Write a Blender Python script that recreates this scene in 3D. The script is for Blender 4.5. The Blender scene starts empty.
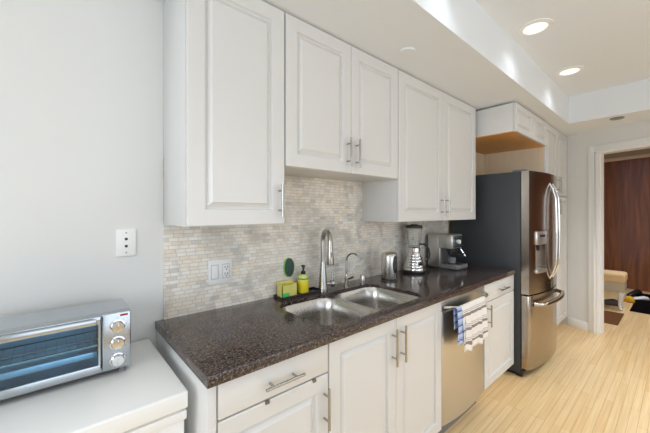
import bpy, bmesh, math, random
from mathutils import Vector, Matrix
R = math.radians
PI = math.pi
scene = bpy.context.scene
COL = scene.collection
random.seed(7)

# ------------------------------------------------------------------ camera
cam_data = bpy.data.cameras.new('camera')
cam_data.sensor_width = 36
cam_data.lens = 310.0 / 650 * 36
cam_data.shift_y = -4.5 / 650
cam_data.clip_start = 0.02
cam = bpy.data.objects.new('camera', cam_data)
COL.objects.link(cam)
cam.location = (0, 0, 1.40)
cam.rotation_euler = (R(90), 0, -math.atan2(.6574, .7536))
scene.camera = cam

# ------------------------------------------------------------------ world, daylight, exposure
world = bpy.data.worlds.new('world')
scene.world = world
world.use_nodes = True
wb = world.node_tree.nodes['Background']
wb.inputs[0].default_value = (0.62, 0.78, 1.0, 1)
wb.inputs[1].default_value = 0.6

def area(name, loc, rot, sx, sy, power, col):
    d = bpy.data.lights.new(name, 'AREA')
    d.shape = 'RECTANGLE'; d.size = sx; d.size_y = sy
    d.energy = power; d.color = col
    o = bpy.data.objects.new(name, d); COL.objects.link(o)
    o.location = loc; o.rotation_euler = rot
    return o

area('unseen_window_light_front', (1.2, -2.25, 1.35), (R(106), 0, 0), 3.4, 1.9, 25, (0.89, 0.95, 1.0))  # area lamp in an unseen front window, added for brightness
area('unseen_window_light_left', (-1.82, -0.1, 1.55), (R(90), 0, R(-90)), 2.0, 1.3, 36, (0.86, 0.94, 1.0))  # area lamp in an unseen left window, added for brightness

vs = scene.view_settings
vs.view_transform = 'Standard'
vs.look = 'None'
vs.gamma = 1
vs.exposure = 0.27
vs.use_curve_mapping = False
scene.cycles.max_bounces = 10
scene.cycles.diffuse_bounces = 6
scene.cycles.sample_clamp_indirect = 6
scene.cycles.caustics_reflective = False
scene.cycles.caustics_refractive = False

# ------------------------------------------------------------------ materials
def new_mat(name):
    m = bpy.data.materials.new(name); m.use_nodes = True
    return m, m.node_tree.nodes, m.node_tree.links, m.node_tree.nodes['Principled BSDF']

def mat(name, col, rough=.5, metal=0.0, coat=0.0, var=0.0, vscale=8, bump=0.0, bscale=60, trans=0.0, emit=None, es=0, ior=1.45, stretch=(1, 1, 1)):
    m, N, L, b = new_mat(name)
    b.inputs['Base Color'].default_value = (*col, 1)
    b.inputs['Roughness'].default_value = rough
    b.inputs['Metallic'].default_value = metal
    b.inputs['Coat Weight'].default_value = coat
    b.inputs['Transmission Weight'].default_value = trans
    b.inputs['IOR'].default_value = ior
    if emit:
        b.inputs['Emission Color'].default_value = (*emit, 1)
        b.inputs['Emission Strength'].default_value = es
    if var or bump:
        tc = N.new('ShaderNodeTexCoord'); mp = N.new('ShaderNodeMapping')
        mp.inputs['Scale'].default_value = stretch
        L.new(tc.outputs['Object'], mp.inputs['Vector'])
    if var:
        n = N.new('ShaderNodeTexNoise'); n.inputs['Scale'].default_value = vscale; n.inputs['Detail'].default_value = 4
        L.new(mp.outputs[0], n.inputs['Vector'])
        r = N.new('ShaderNodeMix'); r.data_type = 'RGBA'
        r.inputs[6].default_value = (*[c * (1 - var) for c in col], 1)
        r.inputs[7].default_value = (*[min(1, c * (1 + var)) for c in col], 1)
        L.new(n.outputs['Fac'], r.inputs[0]); L.new(r.outputs[2], b.inputs['Base Color'])
    if bump:
        n = N.new('ShaderNodeTexNoise'); n.inputs['Scale'].default_value = bscale; n.inputs['Detail'].default_value = 3
        L.new(mp.outputs[0], n.inputs['Vector'])
        bp = N.new('ShaderNodeBump'); bp.inputs['Strength'].default_value = bump; bp.inputs['Distance'].default_value = .002
        L.new(n.outputs['Fac'], bp.inputs['Height']); L.new(bp.outputs[0], b.inputs['Normal'])
    return m

M = {}
M['wall'] = mat('wall_paint', (.735, .73, .715), .6, var=.015, vscale=3, bump=.06, bscale=90)
M['ceil'] = mat('ceiling_paint', (.78, .81, .84), .7, var=.01, vscale=3, bump=.05, bscale=90)  # cool cast put into the colour to offset warm floor bounce
M['trimw'] = mat('white_trim_paint', (.84, .845, .84), .35, var=.01)
M['cab'] = mat('white_thermofoil', (.70, .695, .685), .30, var=.012, vscale=4)
M['cabin'] = mat('cabinet_inner_white', (.74, .72, .69), .5, var=.01)
M['gap'] = mat('shadow_gap', (.05, .05, .05), .8, var=.05)
M['nickel'] = mat('brushed_nickel', (.66, .64, .61), .28, 1.0, var=.03, vscale=30)
M['nickeldark'] = mat('satin_nickel', (.44, .425, .40), .24, 1.0, var=.03, vscale=30)
M['chrome'] = mat('chrome', (.78, .78, .78), .08, 1.0, var=.01)
M['black'] = mat('black_plastic', (.018, .018, .02), .35, var=.1)
M['darkgrey'] = mat('dark_grey_paint', (.042, .046, .052), .42, var=.06, vscale=5, bump=.05, bscale=200)
M['plastic'] = mat('white_plastic', (.86, .86, .84), .3, var=.01)
M['freezer'] = mat('white_enamel', (.86, .86, .845), .3, var=.01, vscale=2)
M['hole'] = mat('socket_dark', (.05, .05, .05), .6, var=.05)
M['birch'] = mat('birch_panel', (.80, .66, .47), .5, var=.07, vscale=6, stretch=(6, 6, .6))
M['orange'] = mat('varnished_underside', (.78, .38, .10), .45, var=.12, vscale=5, stretch=(1, 8, 1))
M['ovenglass'] = mat('oven_glass_reflected_blue', (.52, .78, .95), .03, trans=1.0, var=.01)  # blue window reflection put into the glass colour
M['glass'] = mat('clear_glass', (.95, .97, .97), .02, trans=1.0, var=.005, ior=1.45)
M['red'] = mat('red_badge', (.35, .03, .02), .4, var=.03)
M['yellowsoap'] = mat('yellow_soap', (.80, .66, .03), .25, var=.1, vscale=30)
M['greencap'] = mat('green_label', (.05, .42, .20), .4, var=.05)
M['caddy'] = mat('yellow_caddy', (.88, .80, .22), .15, trans=.2, var=.05)
M['sponge'] = mat('green_sponge', (.06, .55, .14), .8, var=.15, vscale=60, bump=.5, bscale=300)
M['darkgreen'] = mat('dark_green_silicone', (.03, .075, .06), .5, var=.2, vscale=80, bump=.3, bscale=200)
M['lime'] = mat('lime_rim', (.25, .55, .12), .4, var=.05)
M['traydark'] = mat('dark_tray', (.03, .028, .03), .25, var=.1)
M['lens'] = mat('lamp_lens', (.9, .88, .82), .4, emit=(1, .93, .82), es=.75, var=.01)
M['cream'] = mat('cream_upholstery', (.72, .50, .27), .8, var=.06, vscale=10, bump=.4, bscale=250)
M['creamside'] = mat('grey_cream_upholstery', (.50, .43, .32), .8, var=.06, vscale=10, bump=.4, bscale=250)
M['paintleg'] = mat('white_painted_wood', (.80, .78, .72), .35, var=.03)
M['rugblack'] = mat('black_rug', (.006, .004, .005), 1.0, var=.3, vscale=120, bump=.6, bscale=300)
M['brownmat'] = mat('brown_mat', (.16, .07, .03), .9, var=.35, vscale=60, bump=.6, bscale=200, stretch=(1, 6, 1))
M['taupe'] = mat('taupe_paint', (.46, .35, .26), .6, var=.03)
M['tan'] = mat('tan_trim', (.78, .64, .48), .5, var=.04)
M['slipyellow'] = mat('yellow_fabric', (.75, .45, .03), .7, var=.1)
M['slipgrey'] = mat('grey_fabric', (.10, .10, .105), .8, var=.1)
M['latch'] = mat('brown_latch', (.17, .14, .11), .5, var=.1)
M['display'] = mat('dark_gloss', (.02, .022, .026), .08, var=.05)
M['greypl'] = mat('grey_plastic', (.20, .20, .205), .35, var=.05)
M['silverpl'] = mat('silver_paint', (.60, .58, .55), .3, .85, var=.03)
M['intsteel'] = mat('oven_interior_steel', (.74, .78, .82), .32, .85, var=.08, vscale=12)
M['ovensteel'] = mat('oven_steel', (.50, .535, .57), .22, 1.0, var=.03, vscale=10, stretch=(1, 20, 20))

def brushed(name, col, rough, axis, strength=.012):
    """stainless steel with fine brushing along one axis"""
    m, N, L, b = new_mat(name)
    tc = N.new('ShaderNodeTexCoord'); mp = N.new('ShaderNodeMapping')
    s = [400, 400, 400]; s[axis] = 3
    mp.inputs['Scale'].default_value = s
    n = N.new('ShaderNodeTexNoise'); n.inputs['Scale'].default_value = 1; n.inputs['Detail'].default_value = 2
    L.new(tc.outputs['Object'], mp.inputs[0]); L.new(mp.outputs[0], n.inputs['Vector'])
    b.inputs['Metallic'].default_value = 1
    b.inputs['Base Color'].default_value = (*col, 1)
    mr = N.new('ShaderNodeMapRange')
    mr.inputs['To Min'].default_value = rough - .05; mr.inputs['To Max'].default_value = rough + .06
    L.new(n.outputs['Fac'], mr.inputs['Value']); L.new(mr.outputs[0], b.inputs['Roughness'])
    bp = N.new('ShaderNodeBump'); bp.inputs['Strength'].default_value = strength; bp.inputs['Distance'].default_value = .001
    L.new(n.outputs['Fac'], bp.inputs['Height']); L.new(bp.outputs[0], b.inputs['Normal'])
    return m
M['steel'] = brushed('brushed_stainless', (.64, .62, .59), .26, 0)
M['steeldw'] = brushed('dishwasher_stainless', (.64, .615, .58), .36, 0)
M['sinksteel'] = brushed('sink_stainless', (.62, .60, .575), .26, 1)
M['fridgesteel'] = brushed('fridge_stainless', (.42, .37, .32), .20, 0, .01)

def floor_mat():
    m, N, L, b = new_mat('bamboo_floor')
    tc = N.new('ShaderNodeTexCoord')
    br = N.new('ShaderNodeTexBrick')
    br.offset = .37; br.offset_frequency = 3
    br.inputs['Color1'].default_value = (.90, .655, .36, 1)
    br.inputs['Color2'].default_value = (.80, .535, .255, 1)
    br.inputs['Mortar'].default_value = (.52, .31, .12, 1)
    br.inputs['Scale'].default_value = 1
    br.inputs['Brick Width'].default_value = .62
    br.inputs['Row Height'].default_value = .046
    br.inputs['Mortar Size'].default_value = .0011
    br.inputs['Mortar Smooth'].default_value = .3
    br.inputs['Bias'].default_value = -.35
    L.new(tc.outputs['Object'], br.inputs['Vector'])
    mp = N.new('ShaderNodeMapping'); mp.inputs['Scale'].default_value = (2, 60, 1)
    L.new(tc.outputs['Object'], mp.inputs[0])
    n = N.new('ShaderNodeTexNoise'); n.inputs['Scale'].default_value = 1; n.inputs['Detail'].default_value = 5
    L.new(mp.outputs[0], n.inputs['Vector'])
    cr = N.new('ShaderNodeValToRGB')
    cr.color_ramp.elements[0].position = .3; cr.color_ramp.elements[0].color = (.84, .80, .74, 1)
    cr.color_ramp.elements[1].position = .7; cr.color_ramp.elements[1].color = (1.0, 1.0, 1.0, 1)
    L.new(n.outputs['Fac'], cr.inputs[0])
    mx = N.new('ShaderNodeMix'); mx.data_type = 'RGBA'; mx.blend_type = 'MULTIPLY'; mx.inputs[0].default_value = 1
    L.new(br.outputs['Color'], mx.inputs[6]); L.new(cr.outputs[0], mx.inputs[7])
    L.new(mx.outputs[2], b.inputs['Base Color'])
    b.inputs['Roughness'].default_value = .3
    bp = N.new('ShaderNodeBump'); bp.inputs['Strength'].default_value = .25; bp.inputs['Distance'].default_value = .001; bp.invert = True
    L.new(br.outputs['Fac'], bp.inputs['Height']); L.new(bp.outputs[0], b.inputs['Normal'])
    return m
M['floor'] = floor_mat()

def math_node(N, L, op, a, bval=None):
    n = N.new('ShaderNodeMath'); n.operation = op
    for i, v in enumerate((a, bval)):
        if v is None: continue
        if isinstance(v, (int, float)): n.inputs[i].default_value = v
        else: L.new(v, n.inputs[i])
    return n.outputs[0]

def tile_mat():
    """split-face marble mosaic in running bond, each tile its own tint; object space x/z"""
    m, N, L, b = new_mat('marble_mosaic')
    tc = N.new('ShaderNodeTexCoord'); sp = N.new('ShaderNodeSeparateXYZ')
    L.new(tc.outputs['Object'], sp.inputs[0])
    W, H = .044, .0178
    row = math_node(N, L, 'FLOOR', math_node(N, L, 'DIVIDE', sp.outputs['Z'], H))
    wr = N.new('ShaderNodeTexWhiteNoise'); wr.noise_dimensions = '1D'; L.new(row, wr.inputs['W'])
    xs = math_node(N, L, 'ADD', math_node(N, L, 'DIVIDE', sp.outputs['X'], W), wr.outputs['Value'])
    colid = math_node(N, L, 'FLOOR', xs)
    fx = math_node(N, L, 'FRACT', xs)
    fz = math_node(N, L, 'FRACT', math_node(N, L, 'DIVIDE', sp.outputs['Z'], H))
    cb = N.new('ShaderNodeCombineXYZ'); L.new(colid, cb.inputs[0]); L.new(row, cb.inputs[1])
    wn = N.new('ShaderNodeTexWhiteNoise'); wn.noise_dimensions = '2D'; L.new(cb.outputs[0], wn.inputs['Vector'])
    cr = N.new('ShaderNodeValToRGB'); e = cr.color_ramp.elements
    e[0].position = 0; e[0].color = (.70, .65, .59, 1)
    e[1].position = 1; e[1].color = (.95, .91, .85, 1)
    for p, c in ((.10, (.80, .75, .68)), (.3, (.90, .79, .65)), (.45, (.90, .85, .77)), (.7, (.93, .89, .82)), (.85, (.88, .80, .69))):
        x = e.new(p); x.color = (*c, 1)
    L.new(wn.outputs['Value'], cr.inputs[0])
    # marble veining across tiles
    no = N.new('ShaderNodeTexNoise'); no.inputs['Scale'].default_value = 6; no.inputs['Detail'].default_value = 6; no.inputs['Distortion'].default_value = 1.2
    L.new(tc.outputs['Object'], no.inputs['Vector'])
    c2 = N.new('ShaderNodeValToRGB')
    c2.color_ramp.elements[0].position = .34; c2.color_ramp.elements[0].color = (.74, .75, .765, 1)
    c2.color_ramp.elements[1].position = .55; c2.color_ramp.elements[1].color = (1, 1, 1, 1)
    L.new(no.outputs['Fac'], c2.inputs[0])
    mx = N.new('ShaderNodeMix'); mx.data_type = 'RGBA'; mx.blend_type = 'MULTIPLY'; mx.inputs[0].default_value = 1
    L.new(cr.outputs[0], mx.inputs[6]); L.new(c2.outputs[0], mx.inputs[7])
    # joints
    jx = math_node(N, L, 'MINIMUM', fx, math_node(N, L, 'SUBTRACT', 1.0, fx))
    jz = math_node(N, L, 'MINIMUM', fz, math_node(N, L, 'SUBTRACT', 1.0, fz))
    j = math_node(N, L, 'MINIMUM', math_node(N, L, 'MULTIPLY', jx, W), math_node(N, L, 'MULTIPLY', jz, H))
    jm = N.new('ShaderNodeMapRange'); jm.inputs['From Min'].default_value = .0003; jm.inputs['From Max'].default_value = .0012
    L.new(j, jm.inputs['Value'])
    m2 = N.new('ShaderNodeMix'); m2.data_type = 'RGBA'
    m2.inputs[6].default_value = (.52, .47, .40, 1)
    L.new(jm.outputs[0], m2.inputs[0]); L.new(mx.outputs[2], m2.inputs[7])
    L.new(m2.outputs[2], b.inputs['Base Color'])
    b.inputs['Roughness'].default_value = .42
    hgt = math_node(N, L, 'ADD', jm.outputs[0], math_node(N, L, 'MULTIPLY', wn.outputs['Value'], .8))
    bp = N.new('ShaderNodeBump'); bp.inputs['Strength'].default_value = .5; bp.inputs['Distance'].default_value = .002
    L.new(hgt, bp.inputs['Height']); L.new(bp.outputs[0], b.inputs['Normal'])
    return m
M['tile'] = tile_mat()

def granite_mat():
    m, N, L, b = new_mat('brown_granite')
    tc = N.new('ShaderNodeTexCoord')
    n1 = N.new('ShaderNodeTexNoise'); n1.inputs['Scale'].default_value = 115; n1.inputs['Detail'].default_value = 5; n1.inputs['Roughness'].default_value = .7
    v = N.new('ShaderNodeTexVoronoi'); v.inputs['Scale'].default_value = 210
    for n in (n1, v): L.new(tc.outputs['Object'], n.inputs['Vector'])
    cr = N.new('ShaderNodeValToRGB'); e = cr.color_ramp.elements
    e[0].position = .36; e[0].color = (.012, .009, .009, 1)
    e[1].position = .72; e[1].color = (.30, .245, .225, 1)
    for p, c in ((.46, (.045, .032, .028)), (.54, (.095, .066, .057)), (.60, (.17, .125, .11))):
        x = e.new(p); x.color = (*c, 1)
    L.new(n1.outputs['Fac'], cr.inputs[0])
    c2 = N.new('ShaderNodeSeparateColor'); L.new(v.outputs['Color'], c2.inputs[0])
    mr = N.new('ShaderNodeMapRange'); mr.inputs['From Min'].default_value = .0; mr.inputs['From Max'].default_value = 1
    mr.inputs['To Min'].default_value = .55; mr.inputs['To Max'].default_value = 1.3
    L.new(c2.outputs[0], mr.inputs['Value'])
    mx = N.new('ShaderNodeMix'); mx.data_type = 'RGBA'; mx.blend_type = 'MULTIPLY'; mx.inputs[0].default_value = 1
    L.new(cr.outputs[0], mx.inputs[6]); L.new(mr.outputs[0], mx.inputs[7])
    L.new(mx.outputs[2], b.inputs['Base Color'])
    b.inputs['Roughness'].default_value = .13
    b.inputs['Specular IOR Level'].default_value = .6
    return m
M['granite'] = granite_mat()

def wood_mat():
    m, N, L, b = new_mat('dark_walnut_panelling')
    tc = N.new('ShaderNodeTexCoord'); mp = N.new('ShaderNodeMapping'); mp.inputs['Scale'].default_value = (4, 4, .35)
    L.new(tc.outputs['Object'], mp.inputs[0])
    n = N.new('ShaderNodeTexNoise'); n.inputs['Scale'].default_value = 2.2; n.inputs['Detail'].default_value = 6; n.inputs['Distortion'].default_value = 1.5
    L.new(mp.outputs[0], n.inputs['Vector'])
    cr = N.new('ShaderNodeValToRGB'); e = cr.color_ramp.elements
    e[0].position = .2; e[0].color = (.10, .032, .010, 1)
    e[1].position = .85; e[1].color = (.34, .118, .038, 1)
    x = e.new(.5); x.color = (.21, .070, .022, 1)
    L.new(n.outputs['Fac'], cr.inputs[0]); L.new(cr.outputs[0], b.inputs['Base Color'])
    b.inputs['Roughness'].default_value = .16
    bp = N.new('ShaderNodeBump'); bp.inputs['Strength'].default_value = .08; bp.inputs['Distance'].default_value = .004
    n2 = N.new('ShaderNodeTexNoise'); n2.inputs['Scale'].default_value = 25
    L.new(tc.outputs['Object'], n2.inputs['Vector']); L.new(n2.outputs['Fac'], bp.inputs['Height']); L.new(bp.outputs[0], b.inputs['Normal'])
    return m
M['walnut'] = wood_mat()

def towel_mat(name, base, stripe, thin, period, axis='Z', ramp=None):
    m, N, L, b = new_mat(name)
    uv = N.new('ShaderNodeUVMap'); sp = N.new('ShaderNodeSeparateXYZ'); L.new(uv.outputs[0], sp.inputs[0])
    f = math_node(N, L, 'FRACT', math_node(N, L, 'DIVIDE', sp.outputs['Y'], period))
    cr = N.new('ShaderNodeValToRGB'); cr.color_ramp.interpolation = 'CONSTANT'; e = cr.color_ramp.elements
    e[0].position = 0; e[0].color = (*base, 1); e[1].position = .45; e[1].color = (*stripe, 1)
    for p, c in ((.66, base), (.74, thin), (.80, base), (.87, thin), (.92, base)):
        x = e.new(p); x.color = (*c, 1)
    L.new(f, cr.inputs[0]); L.new(cr.outputs[0], b.inputs['Base Color'])
    b.inputs['Roughness'].default_value = .9
    tc = N.new('ShaderNodeTexCoord'); n = N.new('ShaderNodeTexNoise'); n.inputs['Scale'].default_value = 400
    L.new(tc.outputs['Object'], n.inputs['Vector'])
    bp = N.new('ShaderNodeBump'); bp.inputs['Strength'].default_value = .4; bp.inputs['Distance'].default_value = .002
    L.new(n.outputs['Fac'], bp.inputs['Height']); L.new(bp.outputs[0], b.inputs['Normal'])
    return m
M['towel'] = towel_mat('striped_cotton', (.84, .80, .76), (.27, .22, .21), (.45, .39, .38), .085)
M['towelblue'] = towel_mat('blue_striped_cotton', (.50, .58, .78), (.06, .12, .40), (.13, .22, .54), .042)

for k in ('rugblack', 'brownmat'): M[k].node_tree.nodes['Principled BSDF'].inputs['Specular IOR Level'].default_value = .05

# ------------------------------------------------------------------ mesh helpers
def wloc(o):
    v = Vector((0, 0, 0))
    while o:
        v += o.location; o = o.parent
    return v

class MB:
    def __init__(s, xf=None):
        s.bm = bmesh.new(); s.xf = xf; s.uv = None
    def _v(s, p): return s.bm.verts.new(p)
    def box(s, x0, x1, y0, y1, z0, z1, bev=0.0, seg=2):
        v = [s._v((x, y, z)) for z in (z0, z1) for y in (y0, y1) for x in (x0, x1)]
        fs = [(0, 2, 3, 1), (4, 5, 7, 6), (0, 1, 5, 4), (2, 6, 7, 3), (0, 4, 6, 2), (1, 3, 7, 5)]
        faces = [s.bm.faces.new([v[i] for i in f]) for f in fs]
        if bev:
            ed = list({e for f in faces for e in f.edges})
            bmesh.ops.bevel(s.bm, geom=ed, offset=bev, segments=seg, profile=.5, affect='EDGES')
        return s
    def loft(s, rings, cap0=True, cap1=True, closed=True):
        vr = [[s._v(p) for p in r] for r in rings]
        for a, b in zip(vr, vr[1:]):
            n = len(a)
            for i in range(n if closed else n - 1):
                j = (i + 1) % n
                s.bm.faces.new((a[i], a[j], b[j], b[i]))
        if cap0: s.bm.faces.new(list(reversed(vr[0])))
        if cap1: s.bm.faces.new(vr[-1])
        return vr
    def tube(s, pts, r, n=12, cap=True):
        pts = [Vector(p) for p in pts]
        rs = r if isinstance(r, (list, tuple)) else [r] * len(pts)
        rings = []; up = None
        for i, p in enumerate(pts):
            t = ((pts[min(i + 1, len(pts) - 1)] - pts[max(i - 1, 0)])).normalized()
            if up is None:
                up = Vector((0, 0, 1)) if abs(t.z) < .9 else Vector((1, 0, 0))
            a = t.cross(up).normalized(); b = a.cross(t).normalized(); up = b
            rings.append([p + (a * math.cos(2 * PI * k / n) + b * math.sin(2 * PI * k / n)) * rs[i] for k in range(n)])
        s.loft(rings, cap, cap)
        return s
    def cyl(s, p0, p1, r0, r1=None, n=20):
        return s.tube([p0, p1], [r0, r0 if r1 is None else r1], n)
    def lathe(s, c, prof, n=28, axis='z'):
        """prof: list of (radius, height)"""
        rings = []
        for r, h in prof:
            ring = []
            for k in range(n):
                a = 2 * PI * k / n; x, y = math.cos(a) * max(r, 1e-4), math.sin(a) * max(r, 1e-4)
                p = {'z': (x, y, h), 'y': (x, -h, y), '-z': (x, y, -h)}[axis]
                ring.append((c[0] + p[0], c[1] + p[1], c[2] + p[2]))
            rings.append(ring)
        s.loft(rings)
        return s
    def prism(s, poly, z0, z1, bev=0):
        """poly in xy, extruded in z"""
        vr = s.loft([[(x, y, z0) for x, y in poly], [(x, y, z1) for x, y in poly]])
        if bev:
            ed = list({e for r in vr for v in r for e in v.link_edges})
            bmesh.ops.bevel(s.bm, geom=ed, offset=bev, segments=2, profile=.5, affect='EDGES')
        return s
    def prism_x(s, poly, x0, x1, bev=0):
        """poly in yz, extruded in x"""
        vr = s.loft([[(x0, y, z) for y, z in poly], [(x1, y, z) for y, z in poly]])
        if bev:
            ed = list({e for r in vr for v in r for e in v.link_edges})
            bmesh.ops.bevel(s.bm, geom=ed, offset=bev, segments=2, profile=.5, affect='EDGES')
        return s
    def holed(s, outer, inners, z):
        """planar face with holes, at height z"""
        loops = []
        edges = []
        for lp in [outer] + inners:
            vs_ = [s._v((x, y, z)) for x, y in lp]
            loops.append(vs_)
            for i in range(len(vs_)):
                edges.append(s.bm.edges.new((vs_[i], vs_[(i + 1) % len(vs_)])))
        bmesh.ops.triangle_fill(s.bm, use_beauty=True, use_dissolve=False, edges=edges)
        return loops
    def build(s, name, m, parent=None, kind=None, smooth=35, weld=True):
        bm = s.bm
        if weld: bmesh.ops.remove_doubles(bm, verts=bm.verts, dist=1e-6)
        bmesh.ops.recalc_face_normals(bm, faces=bm.faces)
        if s.xf: bmesh.ops.transform(bm, matrix=s.xf, verts=bm.verts)
        if parent is not None: off = wloc(parent)
        else:
            xs = [v.co.x for v in bm.verts]; ys = [v.co.y for v in bm.verts]; zs = [v.co.z for v in bm.verts]
            off = Vector(((min(xs) + max(xs)) / 2, (min(ys) + max(ys)) / 2, min(zs)))
            if kind == 'structure': off = Vector((0, 0, 0))
        bmesh.ops.translate(bm, vec=-off, verts=bm.verts)
        me = bpy.data.meshes.new(name); bm.to_mesh(me); bm.free()
        me.materials.append(M[m])
        for p in me.polygons: p.use_smooth = True
        me.set_sharp_from_angle(angle=R(smooth))
        o = bpy.data.objects.new(name, me); COL.objects.link(o)
        if parent is not None: o.parent = parent
        else: o.location = off
        if kind: o['kind'] = kind
        return o

def tag(o, label, cat, group=None):
    o['label'] = label; o['category'] = cat
    if group: o['group'] = group
    return o
def thing(name, label, cat, loc, group=None):
    o = bpy.data.objects.new(name, None); COL.objects.link(o)
    o.location = loc; o.empty_display_size = .05
    return tag(o, label, cat, group)

def rrect(x0, x1, y0, y1, r, n=8):
    pts = []
    for cx, cy, a0 in ((x1 - r, y1 - r, 0), (x0 + r, y1 - r, 90), (x0 + r, y0 + r, 180), (x1 - r, y0 + r, 270)):
        for k in range(n + 1):
            a = R(a0 + 90 * k / n); pts.append((cx + r * math.cos(a), cy + r * math.sin(a)))
    return pts

# ------------------------------------------------------------------ room shell
WY = 1.544            # face of the long wall
SZ = 2.345            # underside of soffit
CZ = 2.63             # ceiling
AX, AY = 4.80, .925   # corner of pantry front and end wall
TH = R(18)
# frame of the end wall: local x = along the wall away from the pantry, local y = out of the kitchen
EX = Matrix(((-math.sin(TH), math.cos(TH), 0, AX), (-math.cos(TH), -math.sin(TH), 0, AY), (0, 0, 1, 0), (0, 0, 0, 1)))

MB().box(-1.9, 9.5, -2.4, 3.6, -.05, 0).build('floor', 'floor', kind='structure')
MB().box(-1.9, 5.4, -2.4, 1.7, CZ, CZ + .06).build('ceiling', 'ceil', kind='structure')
MB().box(-1.9, 5.0, WY, WY + .12, 0, CZ).build('wall_back', 'wall', kind='structure')
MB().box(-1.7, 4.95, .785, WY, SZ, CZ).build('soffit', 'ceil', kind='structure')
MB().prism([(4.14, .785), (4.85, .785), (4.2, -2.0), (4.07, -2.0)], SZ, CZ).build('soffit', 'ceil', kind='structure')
# front wall with a wide window, left wall with another; unseen, added for daylight
w = MB()
w.box(-1.9, -.5, -2.12, -2.0, 0, CZ); w.box(2.9, 4.6, -2.12, -2.0, 0, CZ)
w.box(-.5, 2.9, -2.12, -2.0, 0, .4); w.box(-.5, 2.9, -2.12, -2.0, 2.3, CZ)
w.build('wall_front', 'wall', kind='structure')
w = MB()
w.box(-1.72, -1.6, -2.0, -1.1, 0, CZ); w.box(-1.72, -1.6, .9, WY, 0, CZ)
w.box(-1.72, -1.6, -1.1, .9, 0, .9); w.box(-1.72, -1.6, -1.1, .9, 2.2, CZ)
w.build('wall_left', 'wall', kind='structure')
w = MB()
for x in (-.5, .6, 1.75, 2.84): w.box(x, x + .06, -2.1, -2.04, .4, 2.3)
for z in (.4, 2.24): w.box(-.5, 2.9, -2.1, -2.04, z, z + .06)
w.build('unseen_window_1', 'trimw', kind='structure')
w = MB()
for y in (-1.1, -.13, .84): w.box(-1.7, -1.64, y, y + .06, .9, 2.2)
for z in (.9, 2.14): w.box(-1.7, -1.64, -1.1, .9, z, z + .06)
w.build('unseen_window_2', 'trimw', kind='structure')
# end wall with the doorway, in its own frame
S0, S1, DZ = .300, 1.95, 2.085
w = MB(EX)
w.box(-.8, S0, 0, .12, 0, CZ); w.box(S1, 3.1, 0, .12, 0, CZ); w.box(S0, S1, 0, .12, DZ, CZ)
w.build('wall_right', 'wall', kind='structure')
w = MB(EX)
w.box(S0 - .068, S0 - .005, -.018, 0, 0, DZ + .078, .003); w.box(S1 + .005, S1 + .095, -.018, 0, 0, DZ + .085, .003)
w.box(S0 - .005, S1 + .005, -.018, 0, DZ + .005, DZ + .078, .003)
w.box(S0 - .022, S0 - .005, -.024, -.018, 0, DZ + .02, .002)
w.box(S0 - .005, S1 + .005, -.024, -.018, DZ + .005, DZ + .02, .002)
w.box(S0 - .005, S0 + .015, -.01, .13, 0, DZ); w.box(S1 - .015, S1 + .005, -.01, .13, 0, DZ); w.box(S0 + .015, S1 - .015, -.01, .13, DZ - .015, DZ + .005)
w.box(S0 + .015, S0 + .028, .05, .085, 0, DZ - .015)
w.build('trim_1', 'trimw', kind='structure')
w = MB(EX); w.box(.012, S0 - .070, -.014, 0, 0, .10, .003)
w.build('baseboard_right', 'trimw', kind='structure')

# hall beyond the doorway
HN = 3.05
w = MB(EX); w.box(-3, 3.2, HN, HN + .1, 0, 2.36); w.build('wall_hall', 'walnut', kind='structure')
w = MB(EX); w.box(-3, 3.2, HN - .015, HN + .1, 2.36, 2.42, .004); w.build('trim_2', 'tan', kind='structure')
w = MB(EX); w.box(-3, 3.2, HN, HN + .1, 2.42, 2.75); w.build('wall_hall_upper', 'taupe', kind='structure')
w = MB(EX); w.box(-3, 3.2, .12, HN + .1, 2.7, 2.76); w.build('ceiling_hall', 'taupe', kind='structure')
w = MB(EX); w.box(-2.2, -2.1, .12, HN, 0, 2.7); w.build('wall_hall_left', 'wall', kind='structure')
w = MB(EX); w.box(2.7, 2.8, .12, HN, 0, 2.7); w.build('unseen_wall_hall_right', 'walnut', kind='structure')  # unseen wall, added for its dark reflection in the fridge doors

# backsplash
MB().box(.372, 2.96, WY - .012, WY, .914, 1.64).build('backsplash', 'tile', kind='structure')

# ------------------------------------------------------------------ cabinet builders
def panel_door(parent, x0, x1, z0, z1, y, fw=.058, th=.02, name='door'):
    """raised-panel door; front face at y, facing -y"""
    g = .0015
    x0 += g; x1 -= g; z0 += g; z1 -= g
    prof = [(0, th), (0, .004), (.0012, .0012), (.004, 0), (fw, 0), (fw + .001, .0006), (fw + .005, .013), (fw + .008, .0145), (fw + .012, .014), (fw + .029, .002), (fw + .031, .0003)]
    rings = []
    for i, d in prof:
        rings.append([(x0 + i, y + d, z0 + i), (x1 - i, y + d, z0 + i), (x1 - i, y + d, z1 - i), (x0 + i, y + d, z1 - i)])
    b = MB(); b.loft(rings)
    return b.build(name, 'cab', parent, smooth=20)

def slab(parent, x0, x1, z0, z1, y, th=.02, name='drawer'):
    g = .0015
    b = MB(); b.box(x0 + g, x1 - g, y, y + th, z0 + g, z1 - g, .004, 2)
    return b.build(name, 'cab', parent)

def pull(parent, x, z, y, L=.16, vert=True, r=.0055):
    b = MB(); yy = y - .032; h = L / 2; p = L * .3
    if vert:
        b.cyl((x, yy, z - h), (x, yy, z + h), r, n=12)
        for s in (-p, p): b.cyl((x, yy, z + s), (x, y + .003, z + s), r * .8, n=10)
    else:
        b.cyl((x - h, yy, z), (x + h, yy, z), r, n=12)
        for s in (-p, p): b.cyl((x + s, yy, z), (x + s, y + .003, z), r * .8, n=10)
    return b.build('handle', 'nickeldark', parent)

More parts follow.
